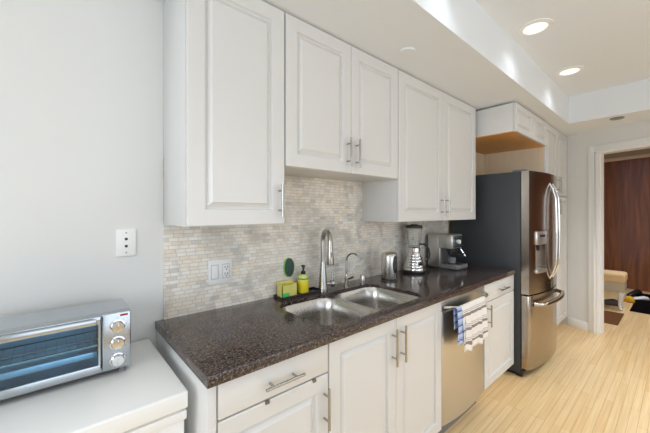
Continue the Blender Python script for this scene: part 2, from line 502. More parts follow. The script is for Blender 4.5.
def open_carcass(parent, x0, x1, yf, yb, z0, z1, kick=True):
    b = MB(); t = .018
    b.box(x0, x0 + t, yf, yb, z0, z1); b.box(x1 - t, x1, yf, yb, z0, z1)
    b.box(x0 + t, x1 - t, yf, yb, z0, z0 + t); b.box(x0 + t, x1 - t, yb - .008, yb, z0 + t, z1)
    b.box(x0 + t, x1 - t, yf, yf + .018, z1 - .05, z1)
    if kick: b.box(x0, x1, yf + .06, yf + .078, .001, z0)
    return b.build('carcass', 'cabin', parent)

FY = .930     # base door fronts
BY = WY - .003
CT = .880     # underside of worktop
# ---- base cabinet with drawer, left end
t = thing('base_cabinet', 'white base cabinet at the free left end of the worktop, drawer with brown latches', 'cabinet', (.59, 1.2, 0))
open_carcass(t, .374, .832, FY + .022, BY, .105, CT - .001)
b = MB(); b.box(.342, .373, FY, BY, .001, CT - .001, .003); b.build('end_panel', 'cab', t)
d = slab(t, .376, .830, .757, CT - .006, FY); pull(d, .607, .810, FY, .16, False)
d = panel_door(t, .376, .830, .108, .754, FY); pull(d, .806, .63, FY, .16)
for x in (.549, .756):
    b = MB(); b.box(x - .008, x + .008, FY - .004, FY + .004, .743, .7545, .001); b.box(x - .006, x + .006, FY - .006, FY - .0035, .7445, .748, .0005)
    b.build('latch', 'latch', t)
# ---- sink base
t = thing('base_cabinet', 'wide white base cabinet under the sink, two doors with handles meeting in the middle', 'cabinet', (1.283, 1.2, 0))
open_carcass(t, .834, 1.732, FY + .022, BY, .105, CT - .001)
d = panel_door(t, .835, 1.283, .108, CT - .006, FY); pull(d, 1.248, .742, FY, .18)
d = panel_door(t, 1.283, 1.731, .108, CT - .006, FY); pull(d, 1.320, .742, FY, .18)
# ---- end base cabinet by the fridge
t = thing('base_cabinet', 'narrow white base cabinet between dishwasher and fridge, one drawer over one door', 'cabinet', (2.645, 1.2, 0))
open_carcass(t, 2.342, 2.945, FY + .022, BY, .105, CT - .001)
d = slab(t, 2.343, 2.944, .738, CT - .006, FY); pull(d, 2.66, .80, FY, .17, False)
d = panel_door(t, 2.343, 2.944, .108, .735, FY); pull(d, 2.385, .645, FY, .16)

# ---- upper cabinets
UY = 1.214
def upper(label, x0, x1, z0, z1, doors, y=UY, yb=BY):
    t = thing('wall_cabinet', label, 'cabinet', ((x0 + x1) / 2, (y + yb) / 2, z0))
    b = MB(); b.box(x0, x1, y + .0215, yb, z0, z1, .0015); b.build('carcass', 'cab', t)
    return t
t = upper('white wall cabinet nearest the bare wall, one tall door reaching the soffit', .372, .812, 1.343, SZ - .004, 1)
d = panel_door(t, .374, .811, 1.343, SZ - .008, UY, .064); pull(d, .778, 1.452, UY, .15)
t = upper('shorter white double-door wall cabinet hung higher above the sink and faucet', .815, 1.697, 1.615, SZ - .004, 2)
d = panel_door(t, .816, 1.256, 1.615, SZ - .008, UY, .064); pull(d, 1.222, 1.728, UY, .16)
d = panel_door(t, 1.256, 1.696, 1.615, SZ - .008, UY, .064); pull(d, 1.292, 1.728, UY, .16)
t = upper('tall white double-door wall cabinet above the blender and espresso machine', 1.70, 2.868, 1.332, SZ - .004, 2)
d = panel_door(t, 1.701, 2.284, 1.332, SZ - .008, UY, .066); pull(d, 2.245, 1.445, UY, .15)
d = panel_door(t, 2.284, 2.867, 1.332, SZ - .008, UY, .066); pull(d, 2.322, 1.445, UY, .15)
# ---- cabinet over the fridge
OY = .910
t = thing('wall_cabinet', 'short deep white cabinet above the fridge with two small doors and varnished underside', 'cabinet', (3.39, 1.2, 2.083))
b = MB(); b.box(2.93, 3.856, OY + .0215, BY, 2.089, SZ - .016, .0015); b.build('carcass', 'cab', t)
b = MB(); b.box(2.932, 3.854, OY + .024, BY - .002, 2.083, 2.0885); b.build('underside', 'orange', t)
b = MB(); b.box(2.964, 3.856, BY - .008, BY, .02, 2.082); b.build('back_panel', 'birch', t)
panel_door(t, 2.931, 3.39, 2.083, SZ - .018, OY, .045)
panel_door(t, 3.39, 3.855, 2.083, SZ - .018, OY, .045)
# ---- pantry
PY = .925
t = thing('pantry_cabinet', 'full-height white pantry cabinet between fridge and doorway wall, four doors', 'cabinet', (4.33, 1.2, 0))
b = MB(); b.box(3.874, 4.796, PY + .0215, BY, .10, SZ - .004, .001); b.box(3.874, 4.796, PY + .07, BY, .001, .10); b.build('carcass', 'cab', t)
b = MB(); b.box(3.86, 3.873, PY + .0215, BY, .001, SZ - .004); b.build('side_panel', 'birch', t)
for xa, xb, hx in ((3.862, 4.329, 4.295), (4.329, 4.796, 4.363)):
    d = panel_door(t, xa, xb, .105, 1.583, PY); pull(d, hx, 1.46, PY, .18)
    d = panel_door(t, xa, xb, 1.586, SZ - .008, PY); pull(d, hx, 1.71, PY, .18)

# ------------------------------------------------------------------ worktop with sink cut-out
def sink_hole():
    """one outline round both bowls with a small nick where they meet"""
    L_ = rrect(.858, 1.226, .972, 1.395, .085); R_ = rrect(1.262, 1.640, .972, 1.395, .085)
    n = 9
    # order counter-clockwise from the back left corner
    pts = L_[n:3 * n]                                    # left bowl: back-left and front-left corners
    pts += [(1.19, .972), (1.226, .980), (1.262, .980), (1.30, .972)]
    pts += R_[3 * n:] + R_[:n]
    pts += [(1.30, 1.395), (1.262, 1.387), (1.226, 1.387), (1.19, 1.395)]
    return pts
hole = sink_hole()
outer = [(.338, .912), (2.935, .912), (2.935, BY), (.338, BY)]
b = MB()
SB = .895                                            # slab underside; the front edge is built up thicker
inset = [(.372, .946), (2.90, .946), (2.90, WY - .02), (.372, WY - .02)]
top = b.holed(outer, [hole], .914); bot = b.holed(inset, [hole], SB)
o_lo = [b._v((x, y, CT)) for x, y in outer]; i_lo = [b._v((x, y, CT)) for x, y in inset]
def band(p, q):
    for k in range(len(p)): b.bm.faces.new((p[k], p[(k + 1) % len(p)], q[(k + 1) % len(p)], q[k]))
band(top[1], bot[1]); band(top[0], o_lo); band(o_lo, i_lo); band(i_lo, bot[0])
ed = [e for lp in top[:1] for v in lp for e in v.link_edges if e.other_vert(v) in lp or abs(e.other_vert(v).co.z - v.co.z) > .01]
ed = [e for e in set(ed) if len(e.link_faces) == 2 and e.calc_face_angle(0) > 1]
bmesh.ops.bevel(b.bm, geom=ed, offset=.003, segments=2, profile=.5, affect='EDGES')
o = b.build('worktop', 'granite', smooth=30)
tag(o, 'polished speckled brown granite worktop running over the base cabinets to the fridge', 'worktop')

# sink: flange and two bowls
t = thing('kitchen_sink', 'double-bowl stainless steel sink set into the brown worktop', 'sink', (1.25, 1.18, .70))
b = MB()
bowls = [rrect(.862, 1.228, .976, 1.391, .085), rrect(1.260, 1.636, .976, 1.391, .085)]
lo = b.holed(rrect(.845, 1.655, .955, 1.41, .09), bowls, .8935)
b.build('rim', 'sinksteel', t)
for (x0, x1), dz in (((.862, 1.228), .19), ((1.260, 1.636), .19)):
    b = MB(); rings = []
    for ins, z in ((0, .8935), (.004, .888), (.010, .81), (.016, .73), (.022, .71), (.035, .697), (.06, .690), (.12, .686)):
        q = rrect(x0 + ins, x1 - ins, .976 + ins, 1.391 - ins, max(.085 - ins * .3, .03))
        rings.append([(x, y, z) for x, y in q])
    b.loft(rings, False, True)
    o = b.build('bowl', 'sinksteel', t, smooth=60)
    d = MB(); cx = (x0 + x1) / 2
    d.lathe((cx, 1.20, .6862), [(.045, 0), (.045, .002), (.038, .003), (.030, .0015), (.001, .001)])
    d.build('drain', 'chrome', o)

# ------------------------------------------------------------------ dishwasher
t = thing('dishwasher', 'stainless steel dishwasher with bowed front and bar handle under the worktop', 'dishwasher', (2.037, 1.2, 0))
b = MB(); b.box(1.737, 2.337, .96, BY, .10, CT - .004); b.box(1.745, 2.33, .985, 1.5, .001, .10); b.build('tub', 'greypl', t)
X0, X1 = 1.7365, 2.3375
def dwbow(x): return .934 - .026 * (1 - ((x - 2.037) / .30) ** 2)
poly = [(X0, .957)] + [(X0 + (X1 - X0) * k / 20, dwbow(X0 + (X1 - X0) * k / 20)) for k in range(21)] + [(X1, .957)]
b = MB(); b.prism(poly, .12, .80, .003); b.build('door', 'steeldw', t, smooth=25)
b = MB()
poly2 = [(x, y + .006 if k not in (0, len(poly) - 1) else y) for k, (x, y) in enumerate(poly)]
b.prism(poly2, .803, CT - .006, .002); b.build('control_panel', 'steeldw', t, smooth=25)
b = MB(); pts = []
for k in range(25):
    f = k / 24; x = X0 + .025 + (X1 - X0 - .05) * f
    out = .052 * min(1, math.sin(PI * min(max(f, 0), 1)) * 3.0) ** .8
    pts.append((x, dwbow(x) + .004 - out, .828))
b.tube(pts, .0085, 12); b.build('handle', 'nickel', t)

# dish towel over the handle
def cloth(x0, x1, ztop, front, back, yb, nx=28, amp=.006, seed=0, skew=0.0):
    """a cloth draped over a bar running in x; lengths front/back hang either side"""
    rnd = random.Random(seed); ph = rnd.random() * 6
    b = MB(); uvl = b.bm.loops.layers.uv.new('UVMap')
    path = []
    for k in range(20): path.append((-.012, -front + front * k / 20, -1))
    for k in range(9):
        a = PI * k / 8; path.append((-.012 * math.cos(a), .012 * math.sin(a), 0))
    for k in range(1, 15): path.append((.012, -back * k / 14, 1))
    rows = []; dist = [0.0]
    for p, q in zip(path, path[1:]): dist.append(dist[-1] + math.hypot(q[0] - p[0], q[1] - p[1]))
    for (dy, dz, sd), ds in zip(path, dist):
        row = []
        hang = min(1, max(0, -dz / .12))
        for i in range(nx + 1):
            f = i / nx; x = x0 + (x1 - x0) * f
            fold = math.sin(f * 13 + ph) * amp + math.sin(f * 29 + ph * 2) * amp * .35
            zz = dz + (fold * .9 if sd == -1 and dz < -front * .8 else 0) + (skew * (f - .5) * hang if sd == -1 else 0)
            yy = yb + dy + (-abs(fold) * 1.5 - .002 if sd == -1 else (fold * .3)) * hang
            row.append((b._v((x + .006 * math.sin(dz * 25 + ph) * hang, yy, ztop + zz)), (f, ds)))
        rows.append(row)
    for r0, r1 in zip(rows, rows[1:]):
        for i in range(nx):
            f = b.bm.faces.new((r0[i][0], r0[i + 1][0], r1[i + 1][0], r1[i][0]))
            for lp, u in zip(f.loops, (r0[i][1], r0[i + 1][1], r1[i + 1][1], r1[i][1])): lp[uvl].uv = u
    return b
hb = dwbow(2.0) + .004 - .052
t = cloth(1.815, 2.150, .830, .265, .10, hb, amp=.008, seed=3).build('dish_towel', 'towel', smooth=80)
tag(t, 'white dish towel with grey-brown stripes and a blue fold hanging over the dishwasher handle', 'towel')
sm = t.modifiers.new('thickness', 'SOLIDIFY'); sm.thickness = .003
k = cloth(1.762, 1.85, .8285, .20, .12, hb + .001, nx=12, amp=.004, seed=5).build('folded_layer', 'towelblue', t, smooth=80)
k['label'] = 'blue striped fold'
sm = k.modifiers.new('thickness', 'SOLIDIFY'); sm.thickness = .002

# ------------------------------------------------------------------ refrigerator
t = thing('refrigerator', 'tall stainless french-door refrigerator with dark grey side and water dispenser', 'refrigerator', (3.42, 1.2, 0))
FX0, FX1, FYE = 2.98, 3.86, .829
FX1 = 3.852
b = MB(); b.box(FX0, FX1, .893, 1.51, .03, 1.745, .004); b.build('cabinet', 'darkgrey', t)
b = MB(); b.box(FX0 + .02, FX1 - .02, .90, 1.45, .001, .07); b.box(FX0 + .004, FX0 + .05, .885, .93, .001, .05); b.build('base_grille', 'black', t)
FC = (FX0 + FX1) / 2
def fbow(x): return FYE - .055 * (1 - ((x - FC) / (FX1 - FC)) ** 2)
def bowed(x0, x1, z0, z1, yb=.886, n=16, bev=.006):
    poly = [(x0, yb)] + [(x0 + (x1 - x0) * k / n, fbow(x0 + (x1 - x0) * k / n)) for k in range(n + 1)] + [(x1, yb)]
    b = MB(); b.prism(poly, z0, z1, bev); return b
b = MB(); b.box(FX0 + .006, FX1 - .006, .8865, .893, .07, 1.74); b.build('gasket', 'black', t)
ZS = .70
# left door with a recess for the dispenser: built round the opening
DX0, DX1, DZ0, DZ1 = 3.075, 3.255, .875, 1.235
def door_with_recess():
    b = MB(); n = 18; x0, x1 = FX0, FC - .002
    xs = sorted(set([round(x0 + (x1 - x0) * k / n, 5) for k in range(n + 1)] + [DX0, DX1]))
    z0, z1 = ZS + .006, 1.745
    zs = [z0, DZ0, DZ1, z1]
    F = {}
    def v(i, j, d):
        key = (i, j, d)
        if key not in F:
            y = fbow(xs[i]) if d == 0 else (.886 if d == 1 else fbow(xs[i]) * 0 + .845)
            F[key] = b._v((xs[i], y, zs[j]))
        return F[key]
    for i in range(len(xs) - 1):
        inside = xs[i] >= DX0 - 1e-6 and xs[i + 1] <= DX1 + 1e-6
        for j in range(3):
            if inside and j == 1:
                b.bm.faces.new((v(i, j, 2), v(i + 1, j, 2), v(i + 1, j + 1, 2), v(i, j + 1, 2)))
                b.bm.faces.new((v(i, 1, 0), v(i + 1, 1, 0), v(i + 1, 1, 2), v(i, 1, 2)))
                b.bm.faces.new((v(i, 2, 0), v(i + 1, 2, 0), v(i + 1, 2, 2), v(i, 2, 2)))
                if abs(xs[i] - DX0) < 1e-6: b.bm.faces.new((v(i, 1, 0), v(i, 2, 0), v(i, 2, 2), v(i, 1, 2)))
                if abs(xs[i + 1] - DX1) < 1e-6: b.bm.faces.new((v(i + 1, 1, 0), v(i + 1, 2, 0), v(i + 1, 2, 2), v(i + 1, 1, 2)))
            else:
                b.bm.faces.new((v(i, j, 0), v(i + 1, j, 0), v(i + 1, j + 1, 0), v(i, j + 1, 0)))
            b.bm.faces.new((v(i, j, 1), v(i + 1, j, 1), v(i + 1, j + 1, 1), v(i, j + 1, 1)))
        for j in (0, 3): b.bm.faces.new((v(i, j, 0), v(i + 1, j, 0), v(i + 1, j, 1), v(i, j, 1)))
    for i in (0, len(xs) - 1):
        for j in range(3): b.bm.faces.new((v(i, j, 0), v(i, j + 1, 0), v(i, j + 1, 1), v(i, j, 1)))
    return b
ld = door_with_recess().build('door', 'fridgesteel', t, smooth=30)
rd = bowed(FC + .002, FX1, ZS + .006, 1.745).build('door', 'fridgesteel', t, smooth=30)
fd = bowed(FX0, FX1, .075, ZS - .006).build('freezer_drawer', 'fridgesteel', t, smooth=30)
# dispenser
b = MB(); b.box(DX0 + .003, DX1 - .003, .838, .8445, DZ0 + .003, DZ1 - .003); b.build('dispenser_liner', 'silverpl', ld)
b = MB(); b.prism([(DX0 + .002, .844), (DX0 + .002, fbow(DX0) - .012), (DX1 - .002, fbow(DX1) - .012), (DX1 - .002, .844)], DZ1 - .115, DZ1 - .003, .002); b.build('dispenser_control', 'silverpl', ld)
b = MB(); b.prism([(DX0 + .05, fbow(DX0 + .05) - .0085), (DX0 + .05, fbow(DX0 + .05) - .0165), (DX1 - .05, fbow(DX1 - .05) - .0165), (DX1 - .05, fbow(DX1 - .05) - .0085)], DZ1 - .05, DZ1 - .03); b.build('display', 'display', ld)
b = MB(); b.cyl((3.165, .812, DZ1 - .12), (3.165, .812, DZ1 - .17), .018, .012); b.build('spout', 'black', ld)
b = MB(); b.prism([(DX0 + .002, .844), (DX0 + .002, fbow(DX0) - .014), (DX1 - .002, fbow(DX1) - .014), (DX1 - .002, .844)], DZ0 + .003, DZ0 + .03, .002); b.build('dispenser_tray', 'silverpl', ld)
# handles
def bow_handle(x, z0, z1, out, side=0):
    b = MB(); pts = []
    for k in range(21):
        f = k / 20; e = min(1, math.sin(PI * f) * 2.2) ** .7
        pts.append((x + side * math.sin(PI * f), fbow(x) + .004 - out * e - .012 * math.sin(PI * f), z0 + (z1 - z0) * f))
    b.tube(pts, [.007 + .003 * math.sin(PI * k / 20) for k in range(21)], 12); return b
bow_handle(FC - .047, .80, 1.66, .042).build('handle', 'chrome', ld)
bow_handle(FC + .047, .80, 1.66, .042).build('handle', 'chrome', rd)
b = MB(); pts = []
for k in range(29):
    f = k / 28; x = FX0 + .07 + (FX1 - FX0 - .14) * f; e = min(1, math.sin(PI * f) * 4) ** .7
    pts.append((x, fbow(x) + .004 - .055 * e, .618))
b.tube(pts, .019, 14); b.build('handle', 'fridgesteel', fd)
for x in (FX0 + .045, FX1 - .045):
    b = MB(); b.box(x - .03, x + .03, .85, .96, 1.7455, 1.762, .004); b.build('hinge_cover', 'greypl', t)

# ------------------------------------------------------------------ chest freezer and toaster oven at left
t = thing('chest_freezer', 'white chest freezer with a lift-up lid standing beside the end of the worktop', 'freezer', (-.2, 1.26, 0))
b = MB(); b.box(-.75, .303, 1.006, 1.518, .02, .79, .006); b.box(-.75, .308, 1.0, 1.522, .762, .79, .004); b.build('body', 'freezer', t)
b = MB(); b.box(-.74, .296, 1.012, 1.512, .788, .81); b.build('seal', 'freezer', t)
b = MB(); b.box(-.752, .311, .996, 1.524, .797, .85, .006, 3); b.build('lid', 'freezer', t)
for x in (-.68, .24):
    for y in (1.06, 1.46): MB().cyl((x, y, 0.0), (x, y, .022), .02).build('foot', 'black', t)

TX0, TX1, TY0, TY1, TZ0, TZ1 = -.245, .20, 1.255, 1.475, .868, 1.063
t = thing('toaster_oven', 'stainless steel toaster oven with three chrome knobs on the white chest freezer', 'toaster oven', (-.02, 1.36, .85))
# housing shell: open at the front, curved top edge
prof = [(TY0 + .008, TZ0), (TY1 - .01, TZ0), (TY1, TZ0 + .01), (TY1, TZ1 - .05)] + \
       [(TY1 - .05 + .05 * math.cos(R(a)), TZ1 - .05 + .05 * math.sin(R(a))) for a in (15, 30, 45, 60, 75, 90)] + [(TY0 + .02, TZ1), (TY0 + .008, TZ1 - .006)]
inn = [(min(max(y, TY0 + .008), TY1 - .006), min(max(z, TZ0 + .006), TZ1 - .006)) for y, z in prof]
b = MB()
xi = .118
# skin swept along x, both ends closed
b.prism_x([(TY0 + .008, TZ0), (TY1 - .01, TZ0), (TY1, TZ0 + .01), (TY1, TZ0 + .014), (TY0 + .008, TZ0 + .014)], TX0 + .01, xi)   # floor pan
top = [(TY0 + .008, TZ1 - .008), (TY0 + .02, TZ1)] + [(TY1 - .05 + .05 * math.cos(R(a)), TZ1 - .05 + .05 * math.sin(R(a))) for a in (90, 75, 60, 45, 30, 15, 0)] + [(TY1, TZ0 + .01)]
topi = [(TY1 - .006, TZ0 + .01)] + [(TY1 - .05 + .044 * math.cos(R(a)), TZ1 - .05 + .044 * math.sin(R(a))) for a in (0, 15, 30, 45, 60, 75, 90)] + [(TY0 + .02, TZ1 - .008), (TY0 + .008, TZ1 - .012)]
b.prism_x(top + topi, TX0 + .01, xi)
side = [(TY0 + .008, TZ0), (TY1 - .008, TZ0), (TY1, TZ0 + .01)] + list(reversed(top[:-1]))
for xa, xb in ((TX0, TX0 + .01), (xi, TX1)): b.prism_x(side, xa, xb)
b.build('housing', 'ovensteel', t, smooth=30)
b = MB(); b.box(TX0 + .011, xi - .001, TY1 - .03, TY1 - .012, TZ0 + .016, TZ1 - .03); b.box(TX0 + .011, xi - .001, TY0 + .02, TY1 - .012, TZ0 + .0145, TZ0 + .018)
b.build('oven_lining', 'intsteel', t)
b = MB()
for k in range(14):
    x = TX0 + .02 + k * .0255; b.cyl((x, TY0 + .02, .957), (x, TY1 - .035, .957), .001, n=6)
for y in (TY0 + .022, TY0 + .09, TY1 - .04): b.cyl((TX0 + .012, y, .957), (xi - .002, y, .957), .0045 if y < TY0 + .05 else .002, n=8)
b.build('rack', 'chrome', t)
b = MB(); b.box(TX0 + .02, xi - .01, TY0 + .03, TY1 - .04, .915, .921, .002); b.box(TX0 + .02, xi - .01, TY0 + .026, TY0 + .032, .915, .936, .002); b.build('baking_tray', 'intsteel', t)
# door
b = MB(); DXa, DXb = TX0 + .004, xi - .004
b.box(DXa, DXb, TY0 - .004, TY0 + .006, TZ0 + .004, TZ0 + .030, .002); b.box(DXa, DXb, TY0 - .004, TY0 + .006, 1.031, 1.057, .002)
b.box(DXa, DXa + .006, TY0 - .004, TY0 + .006, TZ0 + .03, 1.031); b.box(DXb - .006, DXb, TY0 - .004, TY0 + .006, TZ0 + .03, 1.031)
dr = b.build('door', 'ovensteel', t)
b = MB(); b.box(DXa + .005, DXb - .005, TY0 - .001, TY0 + .003, TZ0 + .029, 1.032); b.build('glass', 'ovenglass', dr)
b = MB()
b.box(DXa + .012, DXb - .012, TY0 - .026, TY0 - .016, 1.036, 1.056, .004)
for x in (DXa + .035, DXb - .035): b.cyl((x, TY0 - .018, 1.046), (x, TY0 - .002, 1.046), .006, n=10)
b.build('door_handle', 'ovensteel', dr)
# control panel
b = MB(); b.box(xi, TX1, TY0 - .004, TY0 + .008, TZ0 + .002, TZ1 - .002, .004, 3); b.build('control_panel', 'ovensteel', t)
for z in (1.014, .958, .902):
    b = MB(); b.lathe((.160, TY0 - .0035, z), [(.022, 0), (.0225, .003), (.019, .004), (.0185, .016), (.0165, .019), (.001, .0195)], 26, 'y')
    b.box(.1585, .1615, TY0 - .0255, TY0 - .018, z - .016, z + .016, .001)
    b.build('knob', 'chrome', t)
b = MB()
for z in (1.014, .958, .902):
    for a in range(-120, 121, 40):
        x = .160 + .027 * math.sin(R(a)); zz = z + .027 * math.cos(R(a)); b.box(x - .0007, x + .0007, TY0 - .0046, TY0 - .0038, zz - .0016, zz + .0016)
b.build('dial_mark', 'greypl', t)
b = MB(); b.box(.168, .190, TY0 - .0052, TY0 - .0035, 1.046, 1.053, .0005); b.build('badge', 'red', t)
for x in (TX0 + .03, TX1 - .022):
    for y in (TY0 + .02, TY1 - .03):
        b = MB(); b.cyl((x, y, .8505), (x, y, TZ0 + .004), .009, .011); b.build('foot', 'greypl', t)

# ------------------------------------------------------------------ wall plates
t = thing('jack_plate', 'white phone jack plate on the bare wall above the toaster oven', 'wall plate', (.228, WY, 1.22))
b = MB(); b.box(.192, .264, WY - .007, WY - .0005, 1.213, 1.328, .003); b.build('plate', 'plastic', t)
for z in (1.286, 1.256):
    b = MB(); b.cyl((.228, WY - .0085, z), (.228, WY - .006, z), .006, n=12); b.build('jack', 'hole', t)
for z in (1.312, 1.229):
    b = MB(); b.cyl((.228, WY - .0078, z), (.228, WY - .006, z), .003, n=10); b.build('screw', 'greypl', t)
TYF = WY - .012
t = thing('switch_plate', 'white two-gang plate with rocker switch and outlet on the tiled backsplash', 'wall plate', (.632, TYF, 1.04))
b = MB(); b.box(.570, .692, TYF - .007, TYF - .0005, 1.040, 1.160, .003); b.build('plate', 'plastic', t)
b = MB(); b.box(.585, .619, TYF - .0095, TYF - .006, 1.066, 1.134, .0015); b.box(.588, .616, TYF - .012, TYF - .009, 1.069, 1.100, .0015); b.build('rocker', 'plastic', t)
b = MB(); b.box(.5835, .6205, TYF - .0073, TYF - .0066, 1.0645, 1.1355); b.box(.6415, .6785, TYF - .0073, TYF - .0066, 1.0645, 1.1355); b.build('shade_seam', 'greypl', t)  # grey frames stand in for shade round rocker and outlet
b = MB(); b.box(.643, .677, TYF - .0095, TYF - .006, 1.066, 1.134, .0015); so = b.build('outlet', 'plastic', t)
b = MB()
for z in (1.118, 1.084):
    for x in (.653, .667): b.box(x - .0015, x + .0015, TYF - .0102, TYF - .009, z - .002, z + .008)
    b.cyl((.660, TYF - .0102, z - .009), (.660, TYF - .009, z - .009), .003, n=10)
b.build('slots', 'hole', so)

# ------------------------------------------------------------------ faucet etc.
FXc, FYc, W0 = 1.250, 1.452, .9145
t = thing('kitchen_faucet', 'tall brushed steel pull-down faucet standing behind the sink divider', 'faucet', (FXc, FYc, W0))
b = MB(); b.lathe((FXc, FYc, W0), [(.031, 0), (.031, .004), (.0285, .02), (.025, .06), (.020, .13), (.0155, .18)]); b.build('body', 'nickeldark', t)
dv = Vector((-.36, -.93, 0)).normalized(); c0 = Vector((FXc, FYc, 0))
rad = .062; zt = 1.222
pts = [c0 + Vector((0, 0, z)) for z in (1.06, 1.10, 1.15, 1.19, 1.21)]
for k in range(13):
    a = PI * k / 12; pts.append(c0 + dv * (rad - rad * math.cos(a)) + Vector((0, 0, zt + rad * math.sin(a))))
pts.append(c0 + dv * (2 * rad + .002) + Vector((0, 0, 1.205)))
b = MB(); b.tube(pts, .0145, 16); b.build('neck', 'nickeldark', t)
e = c0 + dv * (2 * rad + .002)
b = MB(); b.tube([e + Vector((0, 0, z)) for z in (1.213, 1.19, 1.15, 1.10, 1.094)], [.0155, .0165, .019, .0235, .022], 20); sh = b.build('spray_head', 'nickeldark', t)
b = MB(); q = e + dv * .0155 + Vector((0, 0, 1.15)); b.tube([q + Vector((0, 0, -.018)), q + Vector((0, 0, .018))], .005, 10); b.build('spray_button', 'greypl', sh)
b = MB(); hx = Vector((.93, -.36, 0)); p0 = c0 + Vector((0, 0, .955))
b.tube([p0 + hx * .015, p0 + hx * .052], .011, 14)
b.tube([p0 + hx * .048, p0 + hx * .052, p0 + hx * .072, p0 + hx * .076], [.017, .021, .021, .017], 18)
b.tube([p0 + hx * .064 + Vector((0, 0, .010)), p0 + hx * .064 + Vector((0, 0, .04)), p0 + hx * .062 + Vector((0, 0, .066))], [.006, .005, .004], 10)
b.build('lever', 'nickeldark', t)

GX, GY = 1.455, 1.452
t = thing('filter_tap', 'slim steel gooseneck filter tap right of the tall faucet', 'tap', (GX, GY, W0))
b = MB(); b.lathe((GX, GY, W0), [(.021, 0), (.021, .005), (.014, .010), (.0135, .05), (.009, .056), (.007, .075)]); b.build('body', 'nickeldark', t)
pts = [(GX, GY, z) for z in (.98, 1.02, 1.05, 1.075)]
for k in range(11):
    a = PI * k / 10 * .86; pts.append((GX + .01 * (1 - math.cos(a)), GY - .052 * (1 - math.cos(a)), 1.078 + .052 * math.sin(a)))
pts.append((pts[-1][0], pts[-1][1] - .007, pts[-1][2] - .014))
b = MB(); b.tube(pts, .0062, 12); b.build('spout', 'nickeldark', t)
b = MB(); b.tube([(GX + .008, GY - .006, .955), (GX + .038, GY - .024, .968)], [.005, .006], 10); b.build('lever', 'black', t)

AXp, AYp = 1.585, 1.425
o = MB().lathe((AXp, AYp, W0), [(.022, 0), (.022, .004), (.0185, .006), (.0185, .052), (.016, .057), (.001, .058)]).build('air_gap', 'nickeldark')
tag(o, 'short brushed steel air gap cap on worktop between filter tap and steel canister', 'air gap')

# ------------------------------------------------------------------ soap tray group
t = thing('sink_tray', 'narrow dark tray behind left sink bowl holding sponge caddy and soap', 'tray', (1.08, 1.478, W0))
b = MB(); b.box(.940, 1.232, 1.436, 1.524, W0, W0 + .006, .002)
for bx in ((.940, 1.232, 1.436, 1.440), (.940, 1.232, 1.520, 1.524), (.940, .944, 1.436, 1.524), (1.228, 1.232, 1.436, 1.524)):
    b.box(*bx, W0 + .004, W0 + .014, .001)
b.build('tray', 'traydark', t)
TZ = W0 + .0065
t = thing('sponge_caddy', 'translucent yellow sponge caddy on left end of the dark sink tray', 'caddy', (.995, 1.48, TZ))
b = MB(); CXa, CXb, CYa, CYb = .952, 1.054, 1.452, 1.506
b.box(CXa, CXb, CYa, CYb, TZ, TZ + .003)
b.box(CXa, CXb, CYa, CYa + .003, TZ, TZ + .068); b.box(CXa, CXb, CYb - .003, CYb, TZ, TZ + .080)
b.box(CXa, CXa + .003, CYa, CYb, TZ, TZ + .070); b.box(CXb - .003, CXb, CYa, CYb, TZ, TZ + .070)
b.build('holder', 'caddy', t)
o = MB().box(.962, 1.044, 1.458, 1.488, TZ + .004, TZ + .058, .004).build('sponge', 'yellowsoap'); tag(o, 'yellow sponge standing inside the translucent caddy by the sink', 'sponge')
o = MB().box(.953, .992, 1.442, 1.4505, TZ, TZ + .026, .003).build('scrub_sponge', 'sponge'); tag(o, 'small bright green sponge in front of the yellow caddy', 'sponge')
BXc, BYc = 1.120, 1.482
t = thing('soap_bottle', 'yellow dish soap bottle with green band and black pump on the dark tray', 'soap bottle', (BXc, BYc, TZ))
b = MB(); b.lathe((BXc, BYc, TZ), [(.0315, 0), (.0338, .004), (.0338, .078), (.031, .086)]); b.build('bottle', 'yellowsoap', t)
b = MB(); b.lathe((BXc, BYc, TZ), [(.0335, .078), (.0337, .088)]); b.build('label_edge', 'greencap', t)
b = MB(); b.lathe((BXc, BYc, TZ), [(.031, .086), (.0315, .094), (.026, .103), (.0145, .109)]); b.build('shoulder', 'caddy', t)
b = MB(); b.lathe((BXc, BYc, TZ), [(.014, .108), (.0145, .125), (.006, .128), (.005, .150), (.011, .151), (.012, .160), (.006, .163)], 18)
b.tube([(BXc, BYc, TZ + .156), (BXc - .012, BYc - .022, TZ + .157), (BXc - .02, BYc - .036, TZ + .151)], [.006, .005, .004], 10); b.build('pump', 'black', t)
t = thing('dish_scrubber', 'dark green oval silicone scrubber stuck to the backsplash above the sponge caddy', 'scrubber', (1.048, TYF, 1.02))
def oval(cx, cz, rx, rz, y0, y1, n=28):
    b = MB(); rings = []
    for sc, y in ((.93, y1), (1, y1 - .002), (1, y0 + .003), (.9, y0)):
        rings.append([(cx + rx * sc * math.cos(2 * PI * k / n), y, cz + rz * sc * math.sin(2 * PI * k / n)) for k in range(n)])
    b.loft(rings); return b
oval(1.046, 1.073, .0305, .054, TYF - .022, TYF - .008).build('pad', 'darkgreen', t)
oval(1.042, 1.073, .0320, .056, TYF - .008, TYF - .0005).build('backing', 'lime', t)

